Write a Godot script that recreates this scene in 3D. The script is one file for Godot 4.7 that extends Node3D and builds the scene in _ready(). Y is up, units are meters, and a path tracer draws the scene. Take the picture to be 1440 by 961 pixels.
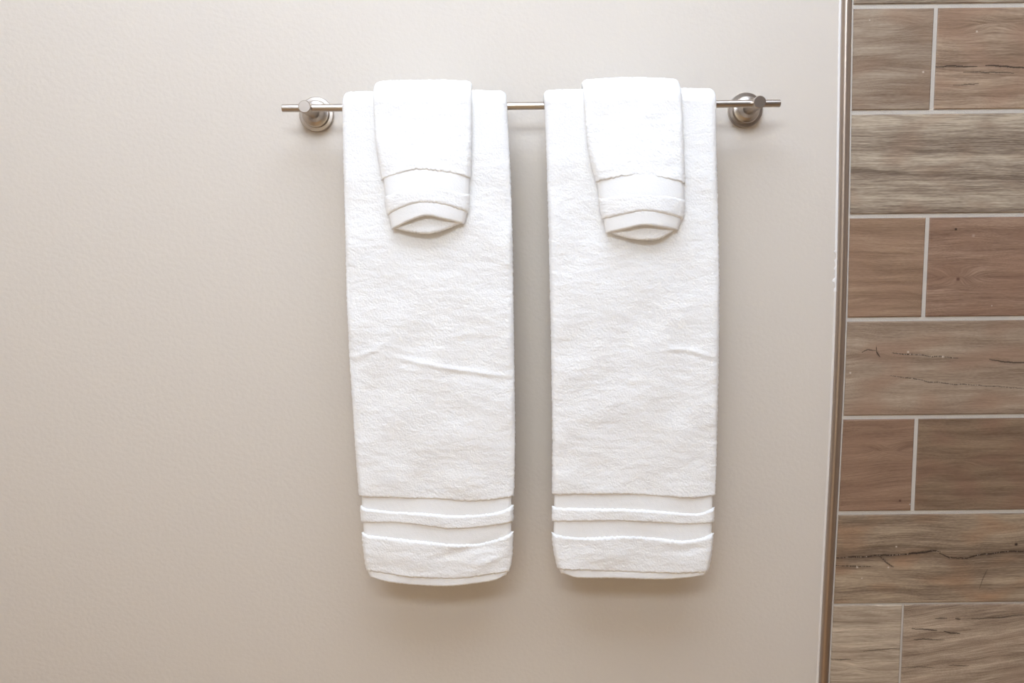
extends Node3D

# A bathroom wall with a towel bar, two bath towels, two folded washcloths,
# and the wood-look tiles of the shower on the right. Units are metres, the painted wall face is z = 0.

const BAR_Y := 1.379
const BAR_Z := 0.062
const BAR_R := 0.005
const CEIL_Y := 2.5
const ROOM_L := -1.45
const ROOM_R := 1.55
const ROOM_F := 1.85

const E_PANEL := 1.85
const C_PANEL := Color(0.84, 0.905, 1.0)
const E_VANITY := 1.15
const C_VANITY := Color(0.84, 0.905, 1.0)
const E_DOWN := 7.9
const C_DOWN := Color(1.0, 0.975, 0.79)

var M := {}

# ------------------------------------------------------------------ helpers

func tag(o: Node, label: String, category := "", group := "", kind := "") -> Node:
	o.set_meta("label", label)
	if category != "": o.set_meta("category", category)
	if group != "": o.set_meta("group", group)
	if kind != "": o.set_meta("kind", kind)
	return o

func put(called: String, mesh: Mesh, mat: Material, parent: Node) -> MeshInstance3D:
	var o := MeshInstance3D.new()
	o.name = called
	o.mesh = mesh
	o.material_override = mat
	o.cast_shadow = GeometryInstance3D.SHADOW_CASTING_SETTING_ON
	parent.add_child(o, true)
	return o

func grid_mesh(verts: PackedVector3Array, idx: PackedInt32Array) -> ArrayMesh:
	var arr := []
	arr.resize(Mesh.ARRAY_MAX)
	arr[Mesh.ARRAY_VERTEX] = verts
	arr[Mesh.ARRAY_INDEX] = idx
	var raw := ArrayMesh.new()
	raw.add_surface_from_arrays(Mesh.PRIMITIVE_TRIANGLES, arr)
	var st := SurfaceTool.new()
	st.create_from(raw, 0)
	st.generate_normals()
	return st.commit()

func box_mesh(a: Vector3, b: Vector3) -> ArrayMesh:
	var st := SurfaceTool.new()
	st.begin(Mesh.PRIMITIVE_TRIANGLES)
	st.set_smooth_group(-1)
	var bm := BoxMesh.new()
	bm.size = b - a
	st.append_from(bm, 0, Transform3D(Basis(), (a + b) * 0.5))
	return st.commit()

# lathe of a profile of (radius, height) around the z axis
func lathe_z(profile: Array, at: Vector3, n := 48) -> ArrayMesh:
	var st := SurfaceTool.new()
	st.begin(Mesh.PRIMITIVE_TRIANGLES)
	var group := 1
	var before := Vector2.ZERO
	for k in range(profile.size() - 1):
		var p: Vector2 = profile[k]
		var q: Vector2 = profile[k + 1]
		var along := (q - p).normalized()
		if before != Vector2.ZERO and absf(before.angle_to(along)) > 0.5: group += 1
		before = along
		st.set_smooth_group(group)
		for i in n:
			var a0 := TAU * i / n
			var a1 := TAU * (i + 1) / n
			var v00 := at + Vector3(cos(a0) * p.x, sin(a0) * p.x, p.y)
			var v01 := at + Vector3(cos(a1) * p.x, sin(a1) * p.x, p.y)
			var v10 := at + Vector3(cos(a0) * q.x, sin(a0) * q.x, q.y)
			var v11 := at + Vector3(cos(a1) * q.x, sin(a1) * q.x, q.y)
			for v in [v00, v10, v11, v00, v11, v01]:
				st.add_vertex(v)
	st.generate_normals()
	return st.commit()

func slope_at(pts: Array, i: int) -> float:
	var n := pts.size() - 1
	var a: Array = pts[maxi(i - 1, 0)]
	var b: Array = pts[mini(i + 1, n)]
	return (b[1] - a[1]) / (b[0] - a[0])

# a smooth curve through points of (key, value), keys rising
func poly(pts: Array, k: float) -> float:
	if k <= pts[0][0]: return pts[0][1]
	for i in range(pts.size() - 1):
		if k <= pts[i + 1][0]:
			var w: float = pts[i + 1][0] - pts[i][0]
			var f: float = (k - pts[i][0]) / w
			var f2 := f * f
			var f3 := f2 * f
			return (2.0 * f3 - 3.0 * f2 + 1.0) * pts[i][1] + (f3 - 2.0 * f2 + f) * w * slope_at(pts, i) + (3.0 * f2 - 2.0 * f3) * pts[i + 1][1] + (f3 - f2) * w * slope_at(pts, i + 1)
	return pts[pts.size() - 1][1]

func rounded(d: float, r: float) -> float:
	if d >= r: return 1.0
	if d <= 0.0: return 0.0
	var k := 1.0 - d / r
	return sqrt(1.0 - k * k)

func noise(seed_: int, freq: float, octaves := 1) -> FastNoiseLite:
	var n := FastNoiseLite.new()
	n.seed = seed_
	n.noise_type = FastNoiseLite.TYPE_SIMPLEX_SMOOTH
	n.frequency = freq
	n.fractal_type = FastNoiseLite.FRACTAL_FBM if octaves > 1 else FastNoiseLite.FRACTAL_NONE
	n.fractal_octaves = octaves
	return n

func normal_tex(seed_: int, side: int, freq: float, octaves: int, strength: float) -> ImageTexture:
	var im := noise(seed_, freq, octaves).get_seamless_image(side, side)
	im.convert(Image.FORMAT_RGBA8)
	im.bump_map_to_normal_map(strength)
	im.generate_mipmaps()
	return ImageTexture.create_from_image(im)

func mat(col: Color, rough: float, metal := 0.0) -> StandardMaterial3D:
	var m := StandardMaterial3D.new()
	m.albedo_color = col
	m.roughness = rough
	m.metallic = metal
	return m

func relief(m: StandardMaterial3D, t: Texture2D, per_metre: float, amount: float) -> void:
	m.normal_enabled = true
	m.normal_texture = t
	m.normal_scale = amount
	m.uv1_triplanar = true
	m.uv1_world_triplanar = true
	m.uv1_scale = Vector3.ONE * per_metre

# ------------------------------------------------------------------ cloth

var n_fuzz := noise(11, 330.0)
var n_lump := noise(12, 60.0, 2)
var n_big := noise(13, 14.0)

# A slab of cloth: an nu x rows sheet with a front and a back face that close at rounded edges.
# mid(u, j) gives [centre, outward normal, half thickness] for column u and row j.
func slab(us: PackedFloat32Array, rows: int, mid: Callable) -> ArrayMesh:
	var nu := us.size()
	var fv := PackedVector3Array()
	var bv := PackedVector3Array()
	fv.resize(nu * rows)
	bv.resize(nu * rows)
	for j in rows:
		for i in nu:
			var r: Array = mid.call(us[i], j)
			var c: Vector3 = r[0]
			var n: Vector3 = r[1]
			fv[j * nu + i] = c + n * (r[2] + r[3])
			bv[j * nu + i] = c - n * r[2]
	var verts := PackedVector3Array(fv)
	verts.append_array(bv)
	var idx := PackedInt32Array()
	var off := nu * rows
	for j in range(rows - 1):
		for i in range(nu - 1):
			var a := j * nu + i
			var b := a + 1
			var d := a + nu
			var c2 := d + 1
			idx.append_array([a, b, c2, a, c2, d, a + off, c2 + off, b + off, a + off, d + off, c2 + off])
	return grid_mesh(verts, idx)

# columns across, denser at the rounded edges (fractions of the width)
func columns(width: float, step: float, edge: float) -> PackedFloat32Array:
	var out := PackedFloat32Array()
	var e := edge / width
	var ne := 9
	for k in ne:
		out.append(e * (1.0 - cos(PI * 0.5 * k / ne)))
	var n := int((width - 2.0 * edge) / step)
	for k in range(n + 1):
		out.append(e + (1.0 - 2.0 * e) * k / n)
	for k in range(ne - 1, -1, -1):
		out.append(1.0 - e * (1.0 - cos(PI * 0.5 * k / ne)))
	return out

func ridge(x: float, y: float, pts: Array, width: float, height: float) -> float:
	var best := 1e9
	var f_end := 0.0
	var p := Vector2(x, y)
	var n := pts.size() - 1
	for k in n:
		var q := Geometry2D.get_closest_point_to_segment(p, pts[k], pts[k + 1])
		var d := p.distance_to(q)
		if d < best:
			best = d
			f_end = (k + pts[k].distance_to(q) / pts[k].distance_to(pts[k + 1])) / n
	if best > width * 3.0: return 0.0
	# a crest with a shallow fold under it
	return height * exp(-best * best / (width * width)) * sin(PI * clampf(f_end * 0.9 + 0.05, 0.0, 1.0))

# spec: left / right edge polylines (y, x), out(y, u) = z of the front centre line, thick, inset, ...
func cloth_segment(sp: Dictionary, top: Array, bottom: Array, thick: float, inset: float, rv: float, fuzz: float, step: float) -> ArrayMesh:
	var w: float = sp.width
	var us := columns(w, step, thick * 0.55 + 0.002)
	var len_ := absf(top[0][1] - bottom[0][1])
	var body := int(maxf(4.0, len_ / step))
	var vs := PackedFloat32Array()
	var ev := minf(rv / len_, 0.48)
	for k in 6: vs.append(ev * (1.0 - cos(PI * 0.5 * k / 6.0)))
	for k in range(body + 1): vs.append(ev + (1.0 - 2.0 * ev) * k / body)
	for k in range(5, -1, -1): vs.append(1.0 - ev * (1.0 - cos(PI * 0.5 * k / 6.0)))
	var f := func(u: float, j: int) -> Array:
		var y0: float = poly(top, u) + sp.ragged * fuzz * n_fuzz.get_noise_2d(u * w * 0.9, sp.seed + thick)
		var y1: float = poly(bottom, u) + sp.ragged * fuzz * n_fuzz.get_noise_2d(u * w * 0.9, sp.seed + thick + 9.0)
		var v := vs[j]
		var y := lerpf(y0, y1, v)
		return front_point(sp, u, y, thick, inset, rounded(minf(v, 1.0 - v) * absf(y0 - y1), rv), fuzz)
	return slab(us, vs.size(), f)

func front_point(sp: Dictionary, u: float, y: float, thick: float, inset: float, rv: float, fuzz: float) -> Array:
	var xl := poly(sp.left, -y) + inset
	var xr := poly(sp.right, -y) - inset
	var x := lerpf(xl, xr, u)
	var d := minf(x - xl, xr - x)
	var h := thick * 0.5 * rounded(d, thick * 0.55 + 0.002) * rv
	var z: float = sp.z.call(u, y)
	var edge := clampf(d / 0.004, 0.0, 1.0)
	var amt := fuzz * (0.00034 * n_fuzz.get_noise_3d(x, y * 1.3, sp.seed) + 0.0006 * n_lump.get_noise_3d(x * 0.55, y * 1.5, sp.seed + 7.0))
	amt += edge * 0.0022 * fuzz * n_big.get_noise_3d(x, y, sp.seed + 3.0)
	for r in sp.ridges:
		amt += ridge(x, y, r[0], r[1], r[2])
	x += fuzz * (1.0 - edge) * 0.0007 * n_fuzz.get_noise_2d(y * 0.8, sp.seed + x * 0.05)
	return [Vector3(x, y, z), Vector3(0, 0, 1), h, amt * rv * edge]

# the long terry piece: up behind the bar, over it, and down the front to the line `bottom`
func cloth_body(sp: Dictionary, bottom: Array, step: float) -> ArrayMesh:
	var w: float = sp.width
	var th: float = sp.thick
	var us := columns(w, step, th * 0.55 + 0.002)
	var rc: float = sp.radius
	var n_rear := 40
	var n_arc := 26
	var n_front := int((BAR_Y - bottom[0][1]) / step)
	var rows := n_rear + n_arc + n_front + 1
	var f := func(u: float, j: int) -> Array:
		if j < n_rear:
			var fr := float(j) / n_rear
			var y := lerpf(sp.rear, BAR_Y, fr)
			var xl := poly(sp.left, -maxf(y, sp.hem)) + 0.005
			var xr := poly(sp.right, -maxf(y, sp.hem)) - 0.005
			var x := lerpf(xl, xr, u)
			var d := minf(x - xl, xr - x)
			var h := th * 0.45 * rounded(d, th * 0.55 + 0.002) * rounded((y - sp.rear), 0.005)
			return [Vector3(x, y, BAR_Z - rc), Vector3(0, 0, -1), h, 0.0]
		if j <= n_rear + n_arc:
			var a := PI * float(j - n_rear) / n_arc
			var n := Vector3(0, sin(a), -cos(a))
			var lift := 0.0
			var xl := poly(sp.left, -BAR_Y - 0.02 * sin(a))
			var xr := poly(sp.right, -BAR_Y - 0.02 * sin(a))
			var x := lerpf(xl, xr, u)
			var d := minf(x - xl, xr - x)
			var h := th * lerpf(0.45, 0.5, a / PI) * rounded(d, th * 0.55 + 0.002)
			lift = sp.crown * (sin(PI * clampf(u * 0.92 + 0.06, 0.0, 1.0)) - 0.6) * sin(a)
			var e := clampf(d / 0.004, 0.0, 1.0)
			var amt := 0.00045 * n_fuzz.get_noise_3d(x, a * 0.02, sp.seed) + 0.0008 * n_lump.get_noise_3d(x, a * 0.02, sp.seed)
			return [Vector3(x, BAR_Y, BAR_Z) + n * rc + Vector3(0, maxf(lift, -0.001), 0), n, h, amt * e]
		var v := float(j - n_rear - n_arc) / n_front
		var y1: float = poly(bottom, u) + sp.ragged * n_fuzz.get_noise_2d(u * w * 0.9, sp.seed + 2.0)
		var y := lerpf(BAR_Y, y1, v)
		return front_point(sp, u, y, th, 0.0, rounded(y - y1, 0.003), smoothstep(0.0, 0.2, v))
	return slab(us, rows, f)

# lists measured downwards get their keys negated so that they rise
func down(pts: Array) -> Array:
	var out := []
	for p in pts: out.append([-p[0], p[1]])
	return out

func bath_towel(label: String, sp: Dictionary, b: Array, cloth_group: String) -> void:
	var root := Node3D.new()
	root.name = "bath_towel"
	add_child(root, true)
	tag(root, label, "towel", cloth_group)
	sp.z = func(_u: float, y: float) -> float:
		return BAR_Z + sp.radius + 0.0015 * smoothstep(0.0, 0.12, BAR_Y - y)
	sp.hem = b[5][0][1]
	put("terry_body", cloth_body(sp, b[0], 0.0017), M.terry, root)
	var t: float = sp.thick
	put("woven_band", cloth_segment(sp, shift(b[0], 0.004), shift(b[1], -0.004), t - 0.0055, 0.0035, 0.001, 0.35, 0.002), M.woven, root)
	put("terry_stripe", cloth_segment(sp, b[1], b[2], t + 0.0005, 0.0006, 0.0042, 0.8, 0.0017), M.terry, root)
	put("woven_band", cloth_segment(sp, shift(b[2], 0.004), shift(b[3], -0.004), t - 0.0055, 0.0035, 0.001, 0.35, 0.002), M.woven, root)
	put("terry_end", cloth_segment(sp, b[3], b[4], t + 0.0008, 0.0004, 0.0042, 1.0, 0.0017), M.terry, root)
	put("hem", cloth_segment(sp, shift(b[4], 0.003), b[5], t - 0.004, 0.0022, 0.0035, 0.4, 0.002), M.woven, root)

func shift(pts: Array, dy: float) -> Array:
	var out := []
	for p in pts: out.append([p[0], p[1] + dy])
	return out

func washcloth(label: String, sp: Dictionary, b: Array, cloth_group: String) -> void:
	var root := Node3D.new()
	root.name = "washcloth"
	add_child(root, true)
	tag(root, label, "washcloth", cloth_group)
	sp.hem = b[3][0][1]
	sp.z = func(u: float, y: float) -> float:
		var k := smoothstep(0.01, 0.14, BAR_Y - y)
		return BAR_Z + sp.radius + 0.0028 * smoothstep(0.0, 0.05, BAR_Y - y) + sp.bulge * k * pow(sin(PI * clampf(u, 0.0, 1.0)), 0.8)
	put("terry_body", cloth_body(sp, b[0], 0.0014), M.terry, root)
	var t: float = sp.thick
	put("woven_band", cloth_segment(sp, shift(b[0], 0.004), shift(b[1], -0.004), t - 0.0026, 0.002, 0.001, 0.3, 0.0016), M.woven, root)
	put("terry_stripe", cloth_segment(sp, b[1], b[2], t - 0.0012, 0.001, 0.0045, 0.7, 0.0014), M.terry, root)
	put("hem", cloth_segment(sp, shift(b[2], 0.003), b[3], t - 0.0045, 0.003, 0.003, 0.3, 0.0016), M.woven, root)
	var inner := sp.duplicate()
	inner.z = func(u: float, y: float) -> float:
		return BAR_Z + sp.radius + 0.0005 + 0.0070 * smoothstep(0.07, 0.14, BAR_Y - y) * pow(sin(PI * clampf(u, 0.0, 1.0)), 0.8)
	put("inner_layer", cloth_segment(inner, [[0.0, 1.31], [1.0, 1.31]], b[4], 0.0075, 0.004, 0.0035, 0.7, 0.0016), M.terry, root)

# ------------------------------------------------------------------ shower tiles

# Printed wood figure of one porcelain plank: light, dark and red-brown streaks, cracks and knots (millimetres).
func wood_texture(w: int, h: int, seed_: int, light: Color, dark: Color, red: Color, p: Dictionary) -> ImageTexture:
	var nb := noise(seed_, 1.0, 2)
	var nf := noise(seed_ + 1, 1.0, 2)
	var nv := noise(seed_ + 2, 1.0)
	var nr := noise(seed_ + 3, 1.0)
	var s := 2.4 if w < 200 else 1.7
	var pw := int(w * s)
	var ph := int(h * s)
	var data := PackedByteArray()
	data.resize(pw * ph * 3)
	var knots: Array = p.get("knots", [])
	var bands: Array = p.get("bands", [])
	var streak: float = p.get("streak", 0.5)
	var broad: float = p.get("broad", 0.6)
	var redness: float = p.get("red", 0.5)
	var warp: float = p.get("warp", 5.0)
	var lift: float = p.get("lift", 1.06)
	var k := 0
	for py in ph:
		var y0 := py / s
		for px in pw:
			var x := px / s
			var y: float = y0 + warp * nb.get_noise_2d(x * 0.006, y0 * 0.015 + 40.0) + p.get("slope", 0.0) * x
			for q in knots:
				var dx: float = (x - q[0]) / q[2]
				var dy: float = (y0 - q[1]) / q[3]
				var e := exp(-(dx * dx + dy * dy))
				y += q[4] * e * (1.0 if y0 > q[1] else -1.0)
			var b := nb.get_noise_2d(x * 0.0035, y * 0.045)
			var g := nf.get_noise_2d(x * 0.009, y * 0.26)
			var v := nv.get_noise_2d(x * 0.022, y * 0.75)
			var v2 := nr.get_noise_2d(x * 0.09 + 300.0, y * 1.9)
			var t := clampf(0.45 + broad * b + 0.16 * v2 + streak * 0.5 * g + streak * 0.5 * v, 0.0, 1.0)
			for q in bands:
				var by: float = q[0] + q[1] * x * 0.01 + 2.0 * nb.get_noise_2d(x * 0.02, 90.0)
				var dd: float = (y0 - by) / q[2]
				t = clampf(t + q[3] * exp(-dd * dd) * (0.75 + 0.5 * nf.get_noise_2d(x * 0.015, q[0])), 0.0, 1.0)
			var c := light.lerp(dark, t)
			var rr := clampf((nr.get_noise_2d(x * 0.011, y0 * 0.022) * 0.9 + redness - 0.3) * 1.2, 0.0, 1.0)
			c = c.lerp(Color(red.r, red.g, red.b).lerp(dark, t * 0.6), rr * 0.65)
			data[k] = int(clampf(c.r * lift, 0.0, 1.0) * 255.0)
			data[k + 1] = int(clampf(c.g * lift, 0.0, 1.0) * 255.0)
			data[k + 2] = int(clampf(c.b * lift * 0.975, 0.0, 1.0) * 255.0)
			k += 3
	var im := Image.create_from_data(pw, ph, false, Image.FORMAT_RGB8, data)
	var rng := RandomNumberGenerator.new()
	rng.seed = seed_
	# cracks: points along a line, width, darkness, share of pale flecks
	for cr in p.get("cracks", []):
		var pts: Array = cr[0]
		for n in range(pts.size() - 1):
			var a: Vector2 = pts[n]
			var e: Vector2 = pts[n + 1]
			var steps := int(a.distance_to(e) * s * 1.5) + 1
			for i in steps:
				var f := float(i) / steps
				var q := a.lerp(e, f)
				q.y += 1.2 * nf.get_noise_2d(q.x * 0.035, seed_)
				var wide: float = cr[1] * (0.45 + 0.55 * sin(PI * clampf((n + f) / (pts.size() - 1), 0.03, 0.97))) * rng.randf_range(0.7, 1.2)
				var pale: bool = rng.randf() < cr[3]
				for oy in range(-9, 10):
					var fade := maxf(1.0 - absf(oy) / maxf(wide * s, 0.6), 0.13 * (1.0 - absf(oy) / 9.0) * clampf(wide - 0.7, 0.0, 1.0))
					if fade <= 0.0: continue
					var ix := int(q.x * s)
					var iy := int(q.y * s) + oy
					if ix < 0 or iy < 0 or ix >= pw or iy >= ph: continue
					var old := im.get_pixel(ix, iy)
					im.set_pixel(ix, iy, old.lerp(Color(0.72, 0.66, 0.60) if pale and absi(oy) < 2 else Color(0.20, 0.16, 0.13), fade * cr[2]))
	for d in p.get("dots", []):
		for oy in range(-4, 5):
			for ox in range(-4, 5):
				var fade := clampf(1.3 - Vector2(ox, oy).length() / (d[2] * s), 0.0, 1.0)
				var ix := int(d[0] * s) + ox
				var iy := int(d[1] * s) + oy
				if fade <= 0.0 or ix < 0 or iy < 0 or ix >= pw or iy >= ph: continue
				im.set_pixel(ix, iy, im.get_pixel(ix, iy).lerp(d[3], fade))
	im.generate_mipmaps()
	return ImageTexture.create_from_image(im)

func tile_mat(tex: Texture2D) -> StandardMaterial3D:
	var m := mat(Color.WHITE, 0.5)
	m.albedo_texture = tex
	m.metallic_specular = 0.35
	return m

# One tile with a bevelled front rim; the left edge may lean with the metal trim.
func tile_mesh(xt: float, xb: float, xr: float, y_top: float, y_bot: float, uw: float) -> ArrayMesh:
	var z0 := 0.0062
	var z1 := 0.0079
	var z2 := 0.0090
	var bv := 0.0013
	var o := [Vector2(xt, y_top), Vector2(xr, y_top), Vector2(xr, y_bot), Vector2(xb, y_bot)]
	var i := [Vector2(xt + bv, y_top - bv), Vector2(xr - bv, y_top - bv), Vector2(xr - bv, y_bot + bv), Vector2(xb + bv, y_bot + bv)]
	var st := SurfaceTool.new()
	st.begin(Mesh.PRIMITIVE_TRIANGLES)
	st.set_smooth_group(-1)
	var add := func(a: Vector2, za: float) -> void:
		st.set_uv(Vector2(clampf((a.x - xt) / uw, 0.0, 1.0), clampf((y_top - a.y) / (y_top - y_bot), 0.0, 1.0)))
		st.add_vertex(Vector3(a.x, a.y, za))
	for k in [0, 1, 2, 0, 2, 3]: add.call(i[k], z2)
	for k in 4:
		var l := (k + 1) % 4
		for q in [[o[k], z1], [o[l], z1], [i[l], z2], [o[k], z1], [i[l], z2], [i[k], z2]]: add.call(q[0], q[1])
		for q in [[o[k], z0], [o[l], z0], [o[l], z1], [o[k], z0], [o[l], z1], [o[k], z1]]: add.call(q[0], q[1])
	st.generate_normals()
	return st.commit()

func trim_x(y: float) -> float:
	# the plaster edge bows a few millimetres, and the metal profile with it
	var d := y - 1.06
	return 0.4642 - 0.0092 * (1.0 - exp(-d * d / 0.17))

func sweep_y(profile: Array, y0: float, y1: float, n: int, x_of: Callable, wobble := 0.0) -> ArrayMesh:
	var verts := PackedVector3Array()
	var idx := PackedInt32Array()
	var m := profile.size()
	var nz := noise(77, 90.0, 2)
	for j in range(n + 1):
		var y := lerpf(y0, y1, float(j) / n)
		for p in profile:
			var wx: float = wobble * nz.get_noise_2d(y, 3.0) if p.x < -0.002 else 0.0
			verts.append(Vector3(x_of.call(y) + p.x + wx, y, p.y))
	for j in n:
		for i in range(m - 1):
			var a := j * m + i
			# rows rise, columns run left to right
			idx.append_array([a, a + m, a + m + 1, a, a + m + 1, a + 1])
	return grid_mesh(verts, idx)

# ------------------------------------------------------------------ scene

func _ready() -> void:
	# camera
	var cam := Camera3D.new()
	cam.name = "camera"
	cam.position = Vector3(0, 1.2, 1.23)
	cam.basis = Basis(Vector3.RIGHT, deg_to_rad(-6.6)) * Basis(Vector3.BACK, deg_to_rad(-0.57))
	cam.fov = 43.317
	cam.near = 0.02
	cam.current = true
	add_child(cam)

	# environment: an indoor scene, the room is closed
	var env := Environment.new()
	env.background_mode = Environment.BG_COLOR
	env.background_color = Color(0.5, 0.52, 0.55)
	env.ambient_light_source = Environment.AMBIENT_SOURCE_DISABLED
	env.tonemap_mode = Environment.TONE_MAPPER_LINEAR
	env.tonemap_exposure = 1.05
	env.sdfgi_enabled = true
	env.ssao_enabled = true
	env.ssil_enabled = true
	var we := WorldEnvironment.new()
	we.name = "world_environment"
	we.environment = env
	add_child(we)

	materials()
	# added lights, all out of view: a wide cool panel in the ceiling, a vanity light on the wall behind the camera, a warm downlight over the floor
	added_ceiling_panel(Vector3(-0.02, CEIL_Y, 0.88), Vector2(1.5, 0.9), E_PANEL, C_PANEL)
	added_vanity_light(Vector3(-0.18, 1.98, ROOM_F), 0.9, 0.3, E_VANITY, C_VANITY)
	downlight(Vector3(-0.1, CEIL_Y, 1.6), E_DOWN, C_DOWN)

	room()
	door()
	shower_wall()
	towel_bar()
	towels()

func glow_mat(col: Color, energy: float) -> StandardMaterial3D:
	var glow := mat(Color(0.9, 0.9, 0.9), 0.5)
	glow.emission_enabled = true
	glow.emission = col
	glow.emission_energy_multiplier = energy
	return glow

func added_ceiling_panel(at: Vector3, size: Vector2, energy: float, col: Color) -> void:  # added panel, stands in for flash bounced off the ceiling
	var root := Node3D.new()
	root.name = "added_panel_light"
	root.position = at
	add_child(root, true)
	tag(root, "added unseen wide flat ceiling light panel above the towel bar", "light")
	var w := size.x / 2
	var d := size.y / 2
	put("frame", box_mesh(Vector3(-w - 0.02, -0.03, -d - 0.02), Vector3(w + 0.02, -0.0005, d + 0.02)), mat(Color(0.92, 0.92, 0.91), 0.4), root)
	put("light_diffuser", box_mesh(Vector3(-w, -0.034, -d), Vector3(w, -0.0301, d)), glow_mat(col, 1.5 * energy / 3.0), root)
	var l := AreaLight3D.new()
	l.name = "added_panel_lamp"
	l.area_size = size
	l.light_energy = energy
	l.light_color = col
	l.shadow_enabled = true
	l.area_range = 8.0
	l.area_attenuation = 2.0
	l.position = Vector3(0, -0.038, 0)
	l.rotation_degrees.x = -90
	root.add_child(l)

func added_vanity_light(at: Vector3, w: float, h: float, energy: float, col: Color) -> void:  # added fitting, frontal fill that keeps the lower part bright
	var root := Node3D.new()
	root.name = "added_vanity_light"
	root.position = at
	add_child(root, true)
	tag(root, "added unseen long frosted light on the wall facing the towels", "light")
	put("backplate", box_mesh(Vector3(-w / 2 - 0.01, -h / 2 - 0.01, -0.05), Vector3(w / 2 + 0.01, h / 2 + 0.01, -0.0005)), M.nickel, root)
	put("light_diffuser", box_mesh(Vector3(-w / 2, -h / 2, -0.09), Vector3(w / 2, h / 2, -0.0501)), glow_mat(col, 0.7 * energy), root)
	var l := AreaLight3D.new()
	l.name = "added_vanity_lamp"
	l.area_size = Vector2(w, h)
	l.light_energy = energy
	l.light_color = col
	l.shadow_enabled = true
	l.area_range = 8.0
	l.area_attenuation = 2.0
	l.position = Vector3(0, 0, -0.094)
	root.add_child(l)

func downlight(at: Vector3, energy: float, col: Color) -> void:  # added lamp, its warm bounce off the floor lights the lower wall
	var root := Node3D.new()
	root.name = "added_ceiling_downlight"
	root.position = at
	add_child(root, true)
	tag(root, "added unseen round recessed ceiling downlight with a warm glow", "light")
	var st := SurfaceTool.new()
	st.begin(Mesh.PRIMITIVE_TRIANGLES)
	st.append_from(lathe_z([Vector2(0.062, 0.0), Vector2(0.062, 0.008), Vector2(0.078, 0.008), Vector2(0.085, 0.001), Vector2(0.085, 0.0)], Vector3.ZERO, 40), 0, Transform3D(Basis(Vector3.RIGHT, PI / 2), Vector3(0, -0.0005, 0)))
	put("rim", st.commit(), mat(Color(0.92, 0.92, 0.91), 0.4), root)
	st = SurfaceTool.new()
	st.begin(Mesh.PRIMITIVE_TRIANGLES)
	st.append_from(lathe_z([Vector2(0.0618, 0.0), Vector2(0.0618, 0.004), Vector2(0.0, 0.0045)], Vector3.ZERO, 40), 0, Transform3D(Basis(Vector3.RIGHT, PI / 2), Vector3(0, -0.0005, 0)))
	put("light_diffuser", st.commit(), glow_mat(col, 0.5 * energy), root)
	var l := SpotLight3D.new()
	l.name = "added_downlight_lamp"
	l.spot_range = 8.0
	l.spot_attenuation = 2.0
	l.spot_angle = 42.0
	l.spot_angle_attenuation = 1.0
	l.light_energy = energy
	l.light_color = col
	l.light_size = 0.06
	l.shadow_enabled = true
	l.position = Vector3(0, -0.02, 0)
	l.rotation_degrees.x = -90
	root.add_child(l)

func materials() -> void:
	M.paint = mat(Color(0.856, 0.815, 0.766), 0.6)
	relief(M.paint, normal_tex(31, 1024, 0.035, 3, 2.5), 3.2, 0.26)
	M.ceiling = mat(Color(0.93, 0.92, 0.90), 0.8)
	M.floor = mat(Color(0.56, 0.46, 0.38), 0.4)
	M.terry = mat(Color(0.975, 0.965, 0.95), 0.95)
	M.terry.metallic_specular = 0.2
	relief(M.terry, normal_tex(32, 512, 0.06, 3, 5.0), 9.0, 0.45)
	M.woven = mat(Color(0.97, 0.96, 0.945), 0.85)
	M.woven.metallic_specular = 0.25
	relief(M.woven, normal_tex(33, 512, 0.09, 2, 3.0), 14.0, 0.4)
	M.nickel = mat(Color(0.74, 0.70, 0.66), 0.28, 1.0)
	M.trim = mat(Color(0.69, 0.63, 0.58), 0.38, 1.0)
	M.grout = mat(Color(0.805, 0.77, 0.725), 0.9)
	relief(M.grout, normal_tex(34, 512, 0.08, 3, 4.0), 10.0, 0.6)
	M.caulk = mat(Color(0.93, 0.91, 0.89), 0.6)
	M.lit_edge = mat(Color(0.89, 0.855, 0.815), 0.6)  # paler than the wall paint: the lit rounding of the edge as colour
	M.door = mat(Color(0.36, 0.26, 0.19), 0.45)
	M.door_frame = mat(Color(0.90, 0.89, 0.87), 0.5)

func room() -> void:
	var t := 0.12
	tag(put("wall_back", box_mesh(Vector3(ROOM_L, 0, -t), Vector3(0.468, CEIL_Y, 0)), M.paint, self), "light greige painted wall behind the towel bar", "wall", "", "structure")
	tag(put("wall_left", box_mesh(Vector3(ROOM_L - t, 0, -t), Vector3(ROOM_L, CEIL_Y, ROOM_F + t)), M.paint, self), "greige painted side wall left of the towels", "wall", "", "structure")
	tag(put("wall_right", box_mesh(Vector3(ROOM_R, 0, -t), Vector3(ROOM_R + t, CEIL_Y, ROOM_F + t)), M.paint, self), "greige painted side wall beyond the tiles", "wall", "", "structure")
	tag(put("wall_front", box_mesh(Vector3(ROOM_L, 0, ROOM_F), Vector3(ROOM_R, CEIL_Y, ROOM_F + t)), M.paint, self), "greige painted wall facing the towels", "wall", "", "structure")
	tag(put("floor", box_mesh(Vector3(ROOM_L - t, -t, -t), Vector3(ROOM_R + t, 0, ROOM_F + t)), M.floor, self), "brown bathroom floor below the towels", "floor", "", "structure")
	tag(put("ceiling", box_mesh(Vector3(ROOM_L - t, CEIL_Y, -t), Vector3(ROOM_R + t, CEIL_Y + t, ROOM_F + t)), M.ceiling, self), "white bathroom ceiling above the towels", "ceiling", "", "structure")

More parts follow.
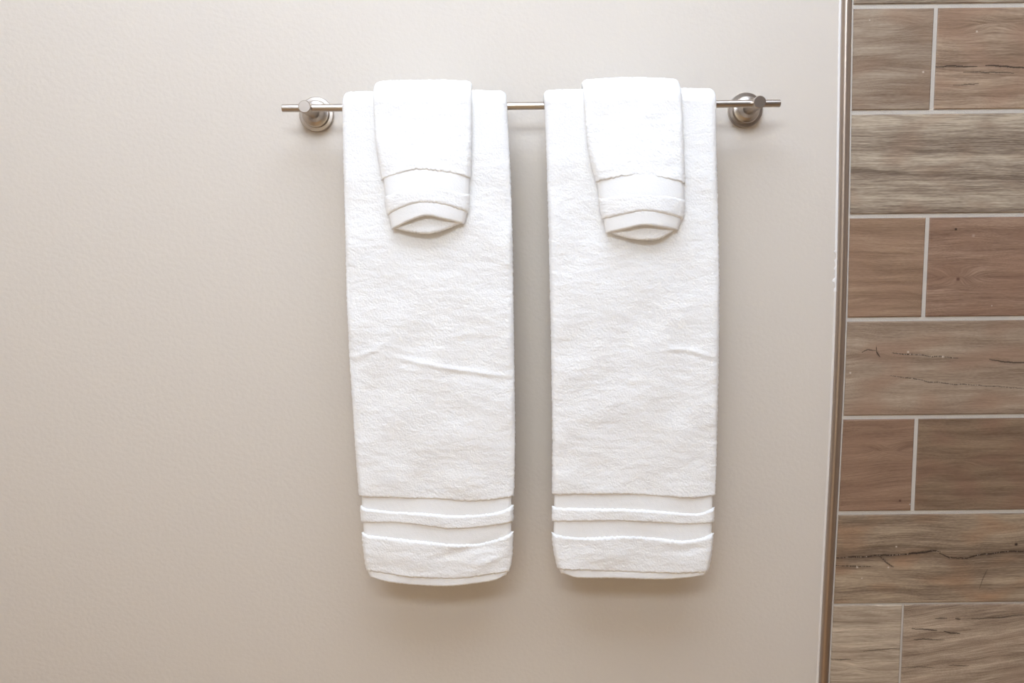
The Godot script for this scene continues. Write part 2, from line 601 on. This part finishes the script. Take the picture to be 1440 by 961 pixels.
func door() -> void:
	# an unseen dark door, added behind the camera to darken reflections in the metal
	var root := Node3D.new()
	root.name = "door_1"
	root.position = Vector3(0.8, 0, ROOM_F)
	add_child(root, true)
	tag(root, "added unseen dark brown panelled door on the wall facing the towels", "door", "", "structure")
	put("door_leaf", box_mesh(Vector3(-0.38, 0.01, -0.02), Vector3(0.38, 2.03, -0.0005)), M.door, root)
	for p in [[-0.30, 0.15, -0.04, 0.85], [0.04, 0.15, 0.30, 0.85], [-0.30, 1.0, -0.04, 1.9], [0.04, 1.0, 0.30, 1.9]]:
		put("door_panel", box_mesh(Vector3(p[0], p[1], -0.028), Vector3(p[2], p[3], -0.0201)), M.door, root)
	for q in [[-0.45, -0.385], [0.385, 0.45]]:
		put("door_frame", box_mesh(Vector3(q[0], 0.001, -0.025), Vector3(q[1], 2.1, -0.0005)), M.door_frame, root)
	put("door_frame", box_mesh(Vector3(-0.385, 2.035, -0.025), Vector3(0.385, 2.1, -0.0005)), M.door_frame, root)
	var st := SurfaceTool.new()
	st.begin(Mesh.PRIMITIVE_TRIANGLES)
	st.append_from(lathe_z([Vector2(0.026, 0.0), Vector2(0.026, 0.006), Vector2(0.011, 0.008), Vector2(0.011, 0.03), Vector2(0.024, 0.038), Vector2(0.028, 0.05), Vector2(0.022, 0.062), Vector2(0.0, 0.065)], Vector3.ZERO, 32), 0, Transform3D(Basis(Vector3.UP, PI), Vector3(-0.34, 1.0, -0.0201)))
	put("door_handle", st.commit(), M.nickel, root)

func shower_wall() -> void:
	var wall: Node3D = put("wall_shower", box_mesh(Vector3(0.468, 0, -0.12), Vector3(ROOM_R, CEIL_Y, 0.0068)), M.grout, self)
	tag(wall, "shower wall of brown wood-look plank tiles with pale grout", "tiled wall", "", "structure")

	var C := func(r: int, g: int, b: int) -> Color: return Color(r / 255.0, g / 255.0, b / 255.0)
	var warm_l: Color = C.call(168, 146, 128)
	var warm_d: Color = C.call(112, 91, 76)
	var grey_l: Color = C.call(184, 169, 152)
	var grey_d: Color = C.call(108, 92, 80)
	var red: Color = C.call(152, 123, 104)
	var V := func(a: Array) -> Array:
		var out := []
		for k in range(0, a.size(), 2): out.append(Vector2(a[k], a[k + 1]))
		return out
	var pale := Color(0.80, 0.74, 0.68)
	var ink := Color(0.2, 0.15, 0.12)
	# the tiles of the picture, left and right of the joint (short rows) or one long plank
	var T := {}
	T["0"] = tile_mat(wood_texture(610, 142, 100, grey_l, grey_d, red, {"streak": 0.5, "broad": 0.5, "red": 0.1}))
	T["1a"] = tile_mat(wood_texture(112, 142, 110, C.call(170, 154, 138), warm_d, red, {"streak": 0.35, "broad": 0.45, "red": 0.2, "bands": [[24, 2, 5, 0.25], [42, 4, 4, 0.2], [132, 0, 14, 0.2]], "knots": [[98, 22, 22, 12, 7]], "dots": [[98, 89, 1.6, pale], [22, 16, 1.0, pale]]}))
	T["1b"] = tile_mat(wood_texture(610, 142, 120, C.call(172, 150, 131), C.call(118, 96, 80), C.call(158, 126, 107), {"streak": 0.55, "broad": 0.5, "red": 0.5, "slope": -0.02, "knots": [[90, 22, 40, 14, 8]], "cracks": [[V.call([-4, 82, 26, 81, 57, 82]), 1.3, 0.9, 0.0], [V.call([68, 80, 100, 83, 140, 87]), 1.6, 0.9, 0.0], [V.call([38, 89, 70, 90, 108, 92]), 1.0, 0.7, 0.0], [V.call([25, 108, 60, 106]), 0.9, 0.6, 0.0]], "dots": [[54, 33, 1.5, pale]]}))
	T["2"] = tile_mat(wood_texture(610, 142, 130, grey_l, grey_d, red, {"warp": 1.5, "streak": 0.6, "broad": 0.2, "red": 0.12, "bands": [[10, 0, 11, -0.35], [37, 2, 9, 0.3], [50, 2.5, 2.5, 0.42], [62, 0, 7, -0.3], [80, 5, 5, 0.5], [118, 3, 8, -0.25], [138, 0, 3, 0.4]]}))
	T["3a"] = tile_mat(wood_texture(112, 142, 140, C.call(165, 138, 117), C.call(112, 87, 70), red, {"streak": 0.3, "broad": 0.35, "red": 0.55, "bands": [[48, 1, 1.2, 0.25], [90, 3, 2, 0.2], [112, 2, 3, 0.22], [128, -1, 3, 0.2]]}))
	T["3b"] = tile_mat(wood_texture(610, 142, 150, C.call(162, 134, 116), C.call(108, 82, 67), C.call(148, 117, 99), {"streak": 0.42, "broad": 0.35, "red": 0.6, "knots": [[42, 84, 26, 12, 14], [150, 60, 40, 14, -8]], "bands": [[84, 0, 3, 0.18], [100, 1, 2, 0.2], [127, -1, 2, 0.25]], "dots": [[37, 17, 1.8, ink], [43, 88, 3.0, C.call(105, 76, 62)], [93, 127, 1.0, pale], [62, 26, 2.4, C.call(170, 145, 128)]]}))
	T["4"] = tile_mat(wood_texture(610, 142, 160, C.call(172, 153, 136), C.call(118, 98, 83), C.call(152, 121, 103), {"streak": 0.34, "broad": 0.35, "red": 0.42, "bands": [[104, 4, 18, -0.22], [135, 0, 5, 0.25], [52, 8, 7, 0.2]], "knots": [[38, 48, 24, 9, 7]], "cracks": [[V.call([22, 46, 30, 42, 42, 43]), 0.9, 0.7, 0.0], [V.call([42, 38, 43, 46, 48, 53]), 1.6, 0.8, 0.0], [V.call([64, 48, 84, 49, 112, 52, 160, 56]), 1.2, 0.8, 0.3], [V.call([205, 58, 222, 62, 250, 64, 300, 64]), 1.5, 0.8, 0.0], [V.call([64, 82, 90, 85, 112, 90, 150, 95, 215, 99, 270, 105]), 1.2, 0.6, 0.25]], "dots": [[88, 46, 1.8, pale], [138, 54, 1.8, pale], [6, 77, 1.6, pale]]}))
	T["5a"] = tile_mat(wood_texture(112, 142, 170, C.call(158, 130, 110), C.call(108, 82, 67), C.call(150, 120, 101), {"streak": 0.34, "broad": 0.3, "red": 0.55, "slope": 0.08, "knots": [[66, 48, 22, 14, 9]], "bands": [[132, -6, 3, 0.35], [52, -14, 5, 0.2]], "dots": [[101, 132, 1.3, Color(0.8, 0.78, 0.76)], [86, 126, 2.0, C.call(92, 66, 54)]]}))
	T["5b"] = tile_mat(wood_texture(610, 142, 180, C.call(146, 124, 104), C.call(100, 79, 64), C.call(134, 102, 86), {"streak": 0.38, "broad": 0.4, "red": 0.5, "knots": [[60, 62, 40, 16, 6]], "bands": [[116, 2, 3, 0.22], [46, 1, 2, 0.15]]}))
	T["6"] = tile_mat(wood_texture(610, 142, 190, C.call(172, 152, 131), C.call(104, 86, 72), C.call(162, 122, 94), {"streak": 0.45, "broad": 0.45, "red": 0.28, "bands": [[56, -1, 10, 0.32], [70, -3, 6, 0.3], [112, 0, 11, -0.22], [138, 0, 4, 0.2]], "cracks": [[V.call([-2, 68, 30, 67, 60, 65, 100, 64, 140, 58, 152, 60]), 2.0, 0.8, 0.16], [V.call([150, 62, 165, 70, 190, 70, 215, 64, 260, 60, 330, 62]), 1.9, 0.85, 0.1], [V.call([-2, 80, 20, 82, 50, 82]), 1.5, 0.6, 0.2], [V.call([62, 66, 72, 76, 84, 84]), 2.2, 0.5, 0.1], [V.call([105, 62, 125, 60, 146, 58]), 2.4, 0.7, 0.0], [V.call([222, 88, 216, 104, 212, 120]), 0.9, 0.4, 0.0]], "dots": [[86, 51, 1.5, pale], [76, 84, 1.6, pale], [30, 83, 1.8, pale], [38, 101, 1.2, pale], [262, 49, 2.4, ink]]}))
	T["7a"] = tile_mat(wood_texture(112, 142, 200, C.call(184, 169, 153), C.call(124, 108, 94), C.call(166, 146, 130), {"lift": 1.16, "streak": 0.5, "broad": 0.35, "red": 0.0, "knots": [[36, 100, 20, 10, 6]], "bands": [[74, -4, 1.4, 0.4], [26, 0, 1.2, 0.3]], "cracks": [[V.call([46, 74, 70, 72, 100, 69]), 0.9, 0.6, 0.0], [V.call([-2, 87, 12, 88, 28, 87]), 1.0, 0.7, 0.0]]}))
	T["7b"] = tile_mat(wood_texture(610, 142, 210, C.call(178, 160, 143), C.call(112, 95, 82), C.call(156, 132, 116), {"lift": 1.14, "streak": 0.5, "broad": 0.4, "red": 0.15, "slope": 0.12, "bands": [[20, -2, 8, 0.25]], "cracks": [[V.call([12, 38, 40, 40, 50, 41]), 1.4, 0.8, 0.0], [V.call([60, 43, 72, 46, 84, 47]), 1.7, 0.85, 0.0], [V.call([16, 56, 30, 55, 62, 57]), 1.2, 0.7, 0.0], [V.call([46, 22, 64, 22]), 1.3, 0.6, 0.0], [V.call([76, 23, 84, 24]), 1.6, 0.7, 0.0], [V.call([100, 24, 140, 22, 190, 16]), 1.2, 0.6, 0.0], [V.call([0, 102, 24, 100, 50, 102]), 0.9, 0.5, 0.0], [V.call([70, 98, 100, 100]), 1.1, 0.5, 0.0]]}))

	# joint heights, top to bottom; the short rows alternate with rows of whole planks
	var lines := [2.5, 2.372, 2.23, 2.088, 1.944, 1.802, 1.658, 1.5155, 1.374, 1.2312, 1.0853, 0.943, 0.8008, 0.6612, 0.52, 0.378, 0.236, 0.094, 0.0]
	var order := {6: "0", 7: "1", 8: "2", 9: "3", 10: "4", 11: "5", 12: "6", 13: "7"}
	var joints := {7: 0.5853, 9: 0.5868, 11: 0.5838, 13: 0.5762}
	var spare_long := ["2", "1b", "4", "3b", "6", "5b", "7b", "0"]
	var spare_short := ["1a", "3a", "5a", "7a"]
	var n := 0
	for r in range(lines.size() - 1):
		var g := 0.003
		var yt: float = lines[r] - g * (0.0 if r == 0 else 1.0)
		var yb: float = lines[r + 1] + g
		if r == 13: yt += 0.0015
		if r == 12: yb -= 0.0015
		var xt := trim_x(yt) + 0.0125 + 0.0022
		var xb := trim_x(yb) + 0.0125 + 0.0022
		var starts := []
		var keys := []
		if r % 2 == 1:
			var j: float = joints.get(r, 0.585)
			if r == 13: g = 0.0017
			starts = [xt, j + g, j + 0.616 + g]
			keys = [spare_short[(r / 2) % 4], spare_long[r % 8], spare_long[(r + 3) % 8]]
			if order.has(r):
				keys[0] = order[r] + "a"
				keys[1] = order[r] + "b"
		else:
			starts = [xt, 0.89 + g, 1.506 + g]
			keys = [spare_long[(r * 3) % 8], spare_long[(r + 5) % 8], spare_long[(r + 2) % 8]]
			if order.has(r): keys[0] = order[r]
		for k in starts.size():
			var x0: float = starts[k]
			var x1: float = ROOM_R - 0.003
			if k + 1 < starts.size(): x1 = starts[k + 1] - 2.0 * g
			if x1 - x0 < 0.02: continue
			var uw := 0.112 if keys[k].ends_with("a") else 0.61
			put("tile", tile_mesh(x0, xb if k == 0 else x0, x1, yt, yb, uw), T[keys[k]], wall)
			n += 1

	# the metal edge profile and its bead of caulk
	var tr: Node3D = Node3D.new()
	tr.name = "trim_1"
	add_child(tr, true)
	tag(tr, "slim brushed metal edge strip between painted wall and tiles", "trim", "", "structure")
	var prof := []
	prof.append(Vector2(0.0, -0.001))
	prof.append(Vector2(0.0, 0.0045))
	for k in 9:
		var a := PI - PI * 0.5 * k / 8.0
		prof.append(Vector2(0.0055 + cos(a) * 0.0055, 0.0048 + sin(a) * 0.0055))
	prof.append(Vector2(0.0085, 0.0102))
	prof.append(Vector2(0.0105, 0.0096))
	prof.append(Vector2(0.0120, 0.0082))
	prof.append(Vector2(0.0122, 0.0060))
	put("metal_profile", sweep_y(prof, 0.0, CEIL_Y, 60, trim_x), M.trim, tr)
	# white caulk above, below it a pale strip, light on the rounded edge put into its colour; the bead is torn where they meet
	var bead := [Vector2(-0.0030, -0.0005), Vector2(-0.0028, 0.0003), Vector2(-0.0016, 0.0009), Vector2(0.0002, 0.0018), Vector2(0.0004, -0.0005)]
	put("caulk_bead", sweep_y(bead, 1.186, CEIL_Y, 300, trim_x, 0.0004), M.caulk, tr)
	put("caulk_bead", sweep_y(bead, 1.125, 1.186, 60, trim_x, 0.0042), M.caulk, tr)
	put("lit_edge_bead", sweep_y(bead, 0.0, 1.125, 200, trim_x, 0.0003), M.lit_edge, tr)

func towel_bar() -> void:
	var root := Node3D.new()
	root.name = "towel_bar"
	root.position = Vector3(0.03, BAR_Y, 0)
	add_child(root, true)
	tag(root, "brushed nickel towel bar with round wall flanges", "towel bar")
	# rail, with small chamfers at both ends
	var st := SurfaceTool.new()
	st.begin(Mesh.PRIMITIVE_TRIANGLES)
	var x0 := -0.3015 - 0.03
	var x1 := 0.3582 - 0.03
	var c := 0.0007
	var prof := [Vector2(0, x0), Vector2(BAR_R - c, x0), Vector2(BAR_R, x0 + c), Vector2(BAR_R, x1 - c), Vector2(BAR_R - c, x1), Vector2(0, x1)]
	var lm := lathe_z(prof, Vector3.ZERO, 40)
	st.append_from(lm, 0, Transform3D(Basis(Vector3.UP, PI / 2), Vector3(0, 0, BAR_Z)))
	put("rail", st.commit(), M.nickel, root)
	for x in [-0.2688, 0.3278]:
		var at := Vector3(x - 0.03, 0, 0)
		var post := put("post", lathe_z([Vector2(0.0082, 0.010), Vector2(0.0082, 0.0748), Vector2(0.0074, 0.0756), Vector2(0, 0.0756)], at, 40), M.nickel, root)
		put("flange", lathe_z([Vector2(0.0238, 0.0002), Vector2(0.0238, 0.0062), Vector2(0.0230, 0.0070), Vector2(0.0190, 0.0072), Vector2(0.0186, 0.0076), Vector2(0.0184, 0.0110), Vector2(0.0176, 0.0120), Vector2(0.0150, 0.0126), Vector2(0.0118, 0.0145), Vector2(0.0098, 0.0180), Vector2(0.0083, 0.0230)], at, 56), M.nickel, post)

func towels() -> void:
	var l := {"left": down([[1.3938, -0.2187], [1.3315, -0.2198], [1.2398, -0.2200], [1.0990, -0.2208], [0.9344, -0.2164], [0.8550, -0.2130], [0.7845, -0.2103], [0.7489, -0.2064], [0.7356, -0.2019]]),
		"right": down([[1.3944, -0.0041], [1.3294, -0.0011], [1.2376, 0.0017], [1.0967, 0.0027], [0.9321, 0.0030], [0.8528, 0.0008], [0.7824, -0.0009], [0.7519, -0.0041], [0.7377, -0.0092]]),
		"width": 0.218, "thick": 0.0152, "radius": 0.0133, "rear": 0.765, "ragged": 0.0011, "crown": 0.001, "seed": 5.0,
		"ridges": [[[Vector2(-0.2195, 1.0482), Vector2(-0.1956, 1.0528), Vector2(-0.1666, 1.0659)], 0.004, 0.0012],
			[[Vector2(-0.1600, 1.0500), Vector2(-0.1244, 1.0396), Vector2(-0.0768, 1.0304), Vector2(-0.0291, 1.0232), Vector2(0.0014, 1.02)], 0.0034, 0.0020],
			[[Vector2(-0.09, 1.072), Vector2(-0.05, 1.079), Vector2(-0.02, 1.076)], 0.004, 0.0008],
			[[Vector2(-0.115, 0.766), Vector2(-0.07, 0.776), Vector2(-0.01, 0.792)], 0.007, -0.0022],
			[[Vector2(-0.06, 0.752), Vector2(-0.03, 0.765), Vector2(-0.008, 0.775)], 0.006, 0.0016],
			[[Vector2(-0.2, 0.775), Vector2(-0.15, 0.768), Vector2(-0.11, 0.757)], 0.012, 0.0012]]}
	bath_towel("white terry bath towel hanging on the bar nearest the bare wall", l, [
		[[-0.003, 0.8548], [0.230, 0.8514], [0.515, 0.8493], [0.686, 0.8460], [0.838, 0.8474], [0.990, 0.8522]],
		[[0.006, 0.8404], [0.201, 0.8346], [0.420, 0.8316], [0.638, 0.8278], [0.857, 0.8306], [1.004, 0.8403]],
		[[0.016, 0.8168], [0.287, 0.8155], [0.458, 0.8106], [0.572, 0.8074], [0.800, 0.8088], [1.000, 0.8161]],
		[[0.016, 0.8021], [0.182, 0.7975], [0.420, 0.7913], [0.638, 0.7866], [0.810, 0.7881], [1.004, 0.8026]],
		[[0.044, 0.7471], [0.230, 0.7403], [0.515, 0.7360], [0.667, 0.7357], [0.800, 0.7390], [0.971, 0.7435]],
		[[0.02, 0.7375], [0.106, 0.7320], [0.325, 0.7267], [0.572, 0.7242], [0.800, 0.7284], [0.924, 0.7324], [0.985, 0.7386]]], "bath towels on the bar")
	var r := {"left": down([[1.3921, 0.0447], [1.3289, 0.0471], [1.2372, 0.0494], [1.0963, 0.0520], [0.9316, 0.0536], [0.8523, 0.0528], [0.7919, 0.0520], [0.7512, 0.0587], [0.7369, 0.0646]]),
		"right": down([[1.3918, 0.2703], [1.3267, 0.2714], [1.2349, 0.2749], [1.1225, 0.2788], [0.9490, 0.2791], [0.8500, 0.2779], [0.7795, 0.2762], [0.7440, 0.2709], [0.7348, 0.2662]]),
		"width": 0.226, "thick": 0.0152, "radius": 0.0133, "rear": 0.768, "ragged": 0.0011, "crown": 0.001, "seed": 25.0,
		"ridges": [[[Vector2(0.2, 1.0565), Vector2(0.2334, 1.0543), Vector2(0.2765, 1.0423)], 0.0035, 0.0016],
			[[Vector2(0.13, 1.02), Vector2(0.16, 1.012), Vector2(0.19, 1.016)], 0.004, 0.0007],
			[[Vector2(0.20, 0.776), Vector2(0.235, 0.774), Vector2(0.268, 0.78)], 0.007, -0.0024],
			[[Vector2(0.07, 0.77), Vector2(0.12, 0.766), Vector2(0.17, 0.768)], 0.012, 0.0012]]}
	bath_towel("white terry bath towel hanging on the bar nearest the tiles", r, [
		[[0.009, 0.8535], [0.266, 0.8542], [0.446, 0.8538], [0.834, 0.8477], [0.992, 0.8500]],
		[[0.005, 0.8377], [0.266, 0.8358], [0.446, 0.8350], [0.663, 0.8314], [0.879, 0.8271], [1.001, 0.8341]],
		[[0.014, 0.8155], [0.266, 0.8162], [0.446, 0.8158], [0.663, 0.8127], [0.834, 0.8102], [0.983, 0.8116]],
		[[-0.003, 0.8004], [0.158, 0.7946], [0.446, 0.7962], [0.663, 0.7926], [0.825, 0.7886], [0.992, 0.7971]],
		[[0.036, 0.7471], [0.248, 0.7449], [0.446, 0.7427], [0.699, 0.7404], [0.942, 0.7407]],
		[[0.02, 0.7407], [0.099, 0.7350], [0.338, 0.7336], [0.699, 0.7311], [0.879, 0.7332], [0.97, 0.7358]]], "bath towels on the bar")

	var wl := {"left": down([[1.4008, -0.1766], [1.3564, -0.1752], [1.3205, -0.1734], [1.2798, -0.1672], [1.2479, -0.1644], [1.2204, -0.1596]]),
		"right": down([[1.3996, -0.0494], [1.3551, -0.0492], [1.2923, -0.0511], [1.2605, -0.0525], [1.2423, -0.0537], [1.2249, -0.0577]]),
		"width": 0.118, "thick": 0.0118, "radius": 0.0282, "rear": 1.25, "ragged": 0.0011, "crown": 0.002, "bulge": 0.016, "seed": 45.0, "ridges": []}
	washcloth("small white washcloth over the bath towel nearest the bare wall", wl, [
		[[-0.021, 1.2809], [0.179, 1.2869], [0.401, 1.2923], [0.712, 1.2895], [1.012, 1.2823]],
		[[-0.010, 1.2608], [0.212, 1.2681], [0.423, 1.2716], [0.712, 1.2701], [1.006, 1.2622]],
		[[0.018, 1.2362], [0.212, 1.2448], [0.445, 1.2505], [0.712, 1.2474], [1.001, 1.2383]],
		[[0.03, 1.2184], [0.245, 1.2271], [0.490, 1.2344], [0.712, 1.2304], [0.968, 1.2244]],
		[[0.03, 1.2190], [0.245, 1.2144], [0.490, 1.2116], [0.656, 1.2140], [0.823, 1.2195], [0.968, 1.2250]]], "washcloths on the bath towels")
	var wr := {"left": down([[1.3999, 0.0951], [1.3537, 0.0978], [1.3178, 0.1014], [1.2753, 0.1107], [1.2498, 0.1144], [1.2131, 0.1209]]),
		"right": down([[1.4005, 0.2214], [1.3525, 0.2238], [1.2895, 0.2265], [1.2578, 0.2287], [1.2349, 0.2281], [1.2157, 0.2228]]),
		"width": 0.120, "thick": 0.0118, "radius": 0.0282, "rear": 1.25, "ragged": 0.0011, "crown": 0.003, "bulge": 0.016, "seed": 65.0, "ridges": []}
	washcloth("small white washcloth over the bath towel nearest the tiles", wr, [
		[[-0.004, 1.2751], [0.248, 1.2804], [0.499, 1.2826], [0.794, 1.2779], [1.002, 1.2720]],
		[[0.018, 1.2556], [0.248, 1.2597], [0.499, 1.2607], [0.794, 1.2578], [0.991, 1.2532]],
		[[0.03, 1.2284], [0.248, 1.2328], [0.499, 1.2367], [0.794, 1.2320], [1.002, 1.2267]],
		[[0.03, 1.2106], [0.248, 1.2149], [0.499, 1.2196], [0.740, 1.2168], [0.97, 1.2134]],
		[[0.03, 1.2110], [0.269, 1.2040], [0.499, 1.2006], [0.740, 1.2022], [0.97, 1.2138]]], "washcloths on the bath towels")
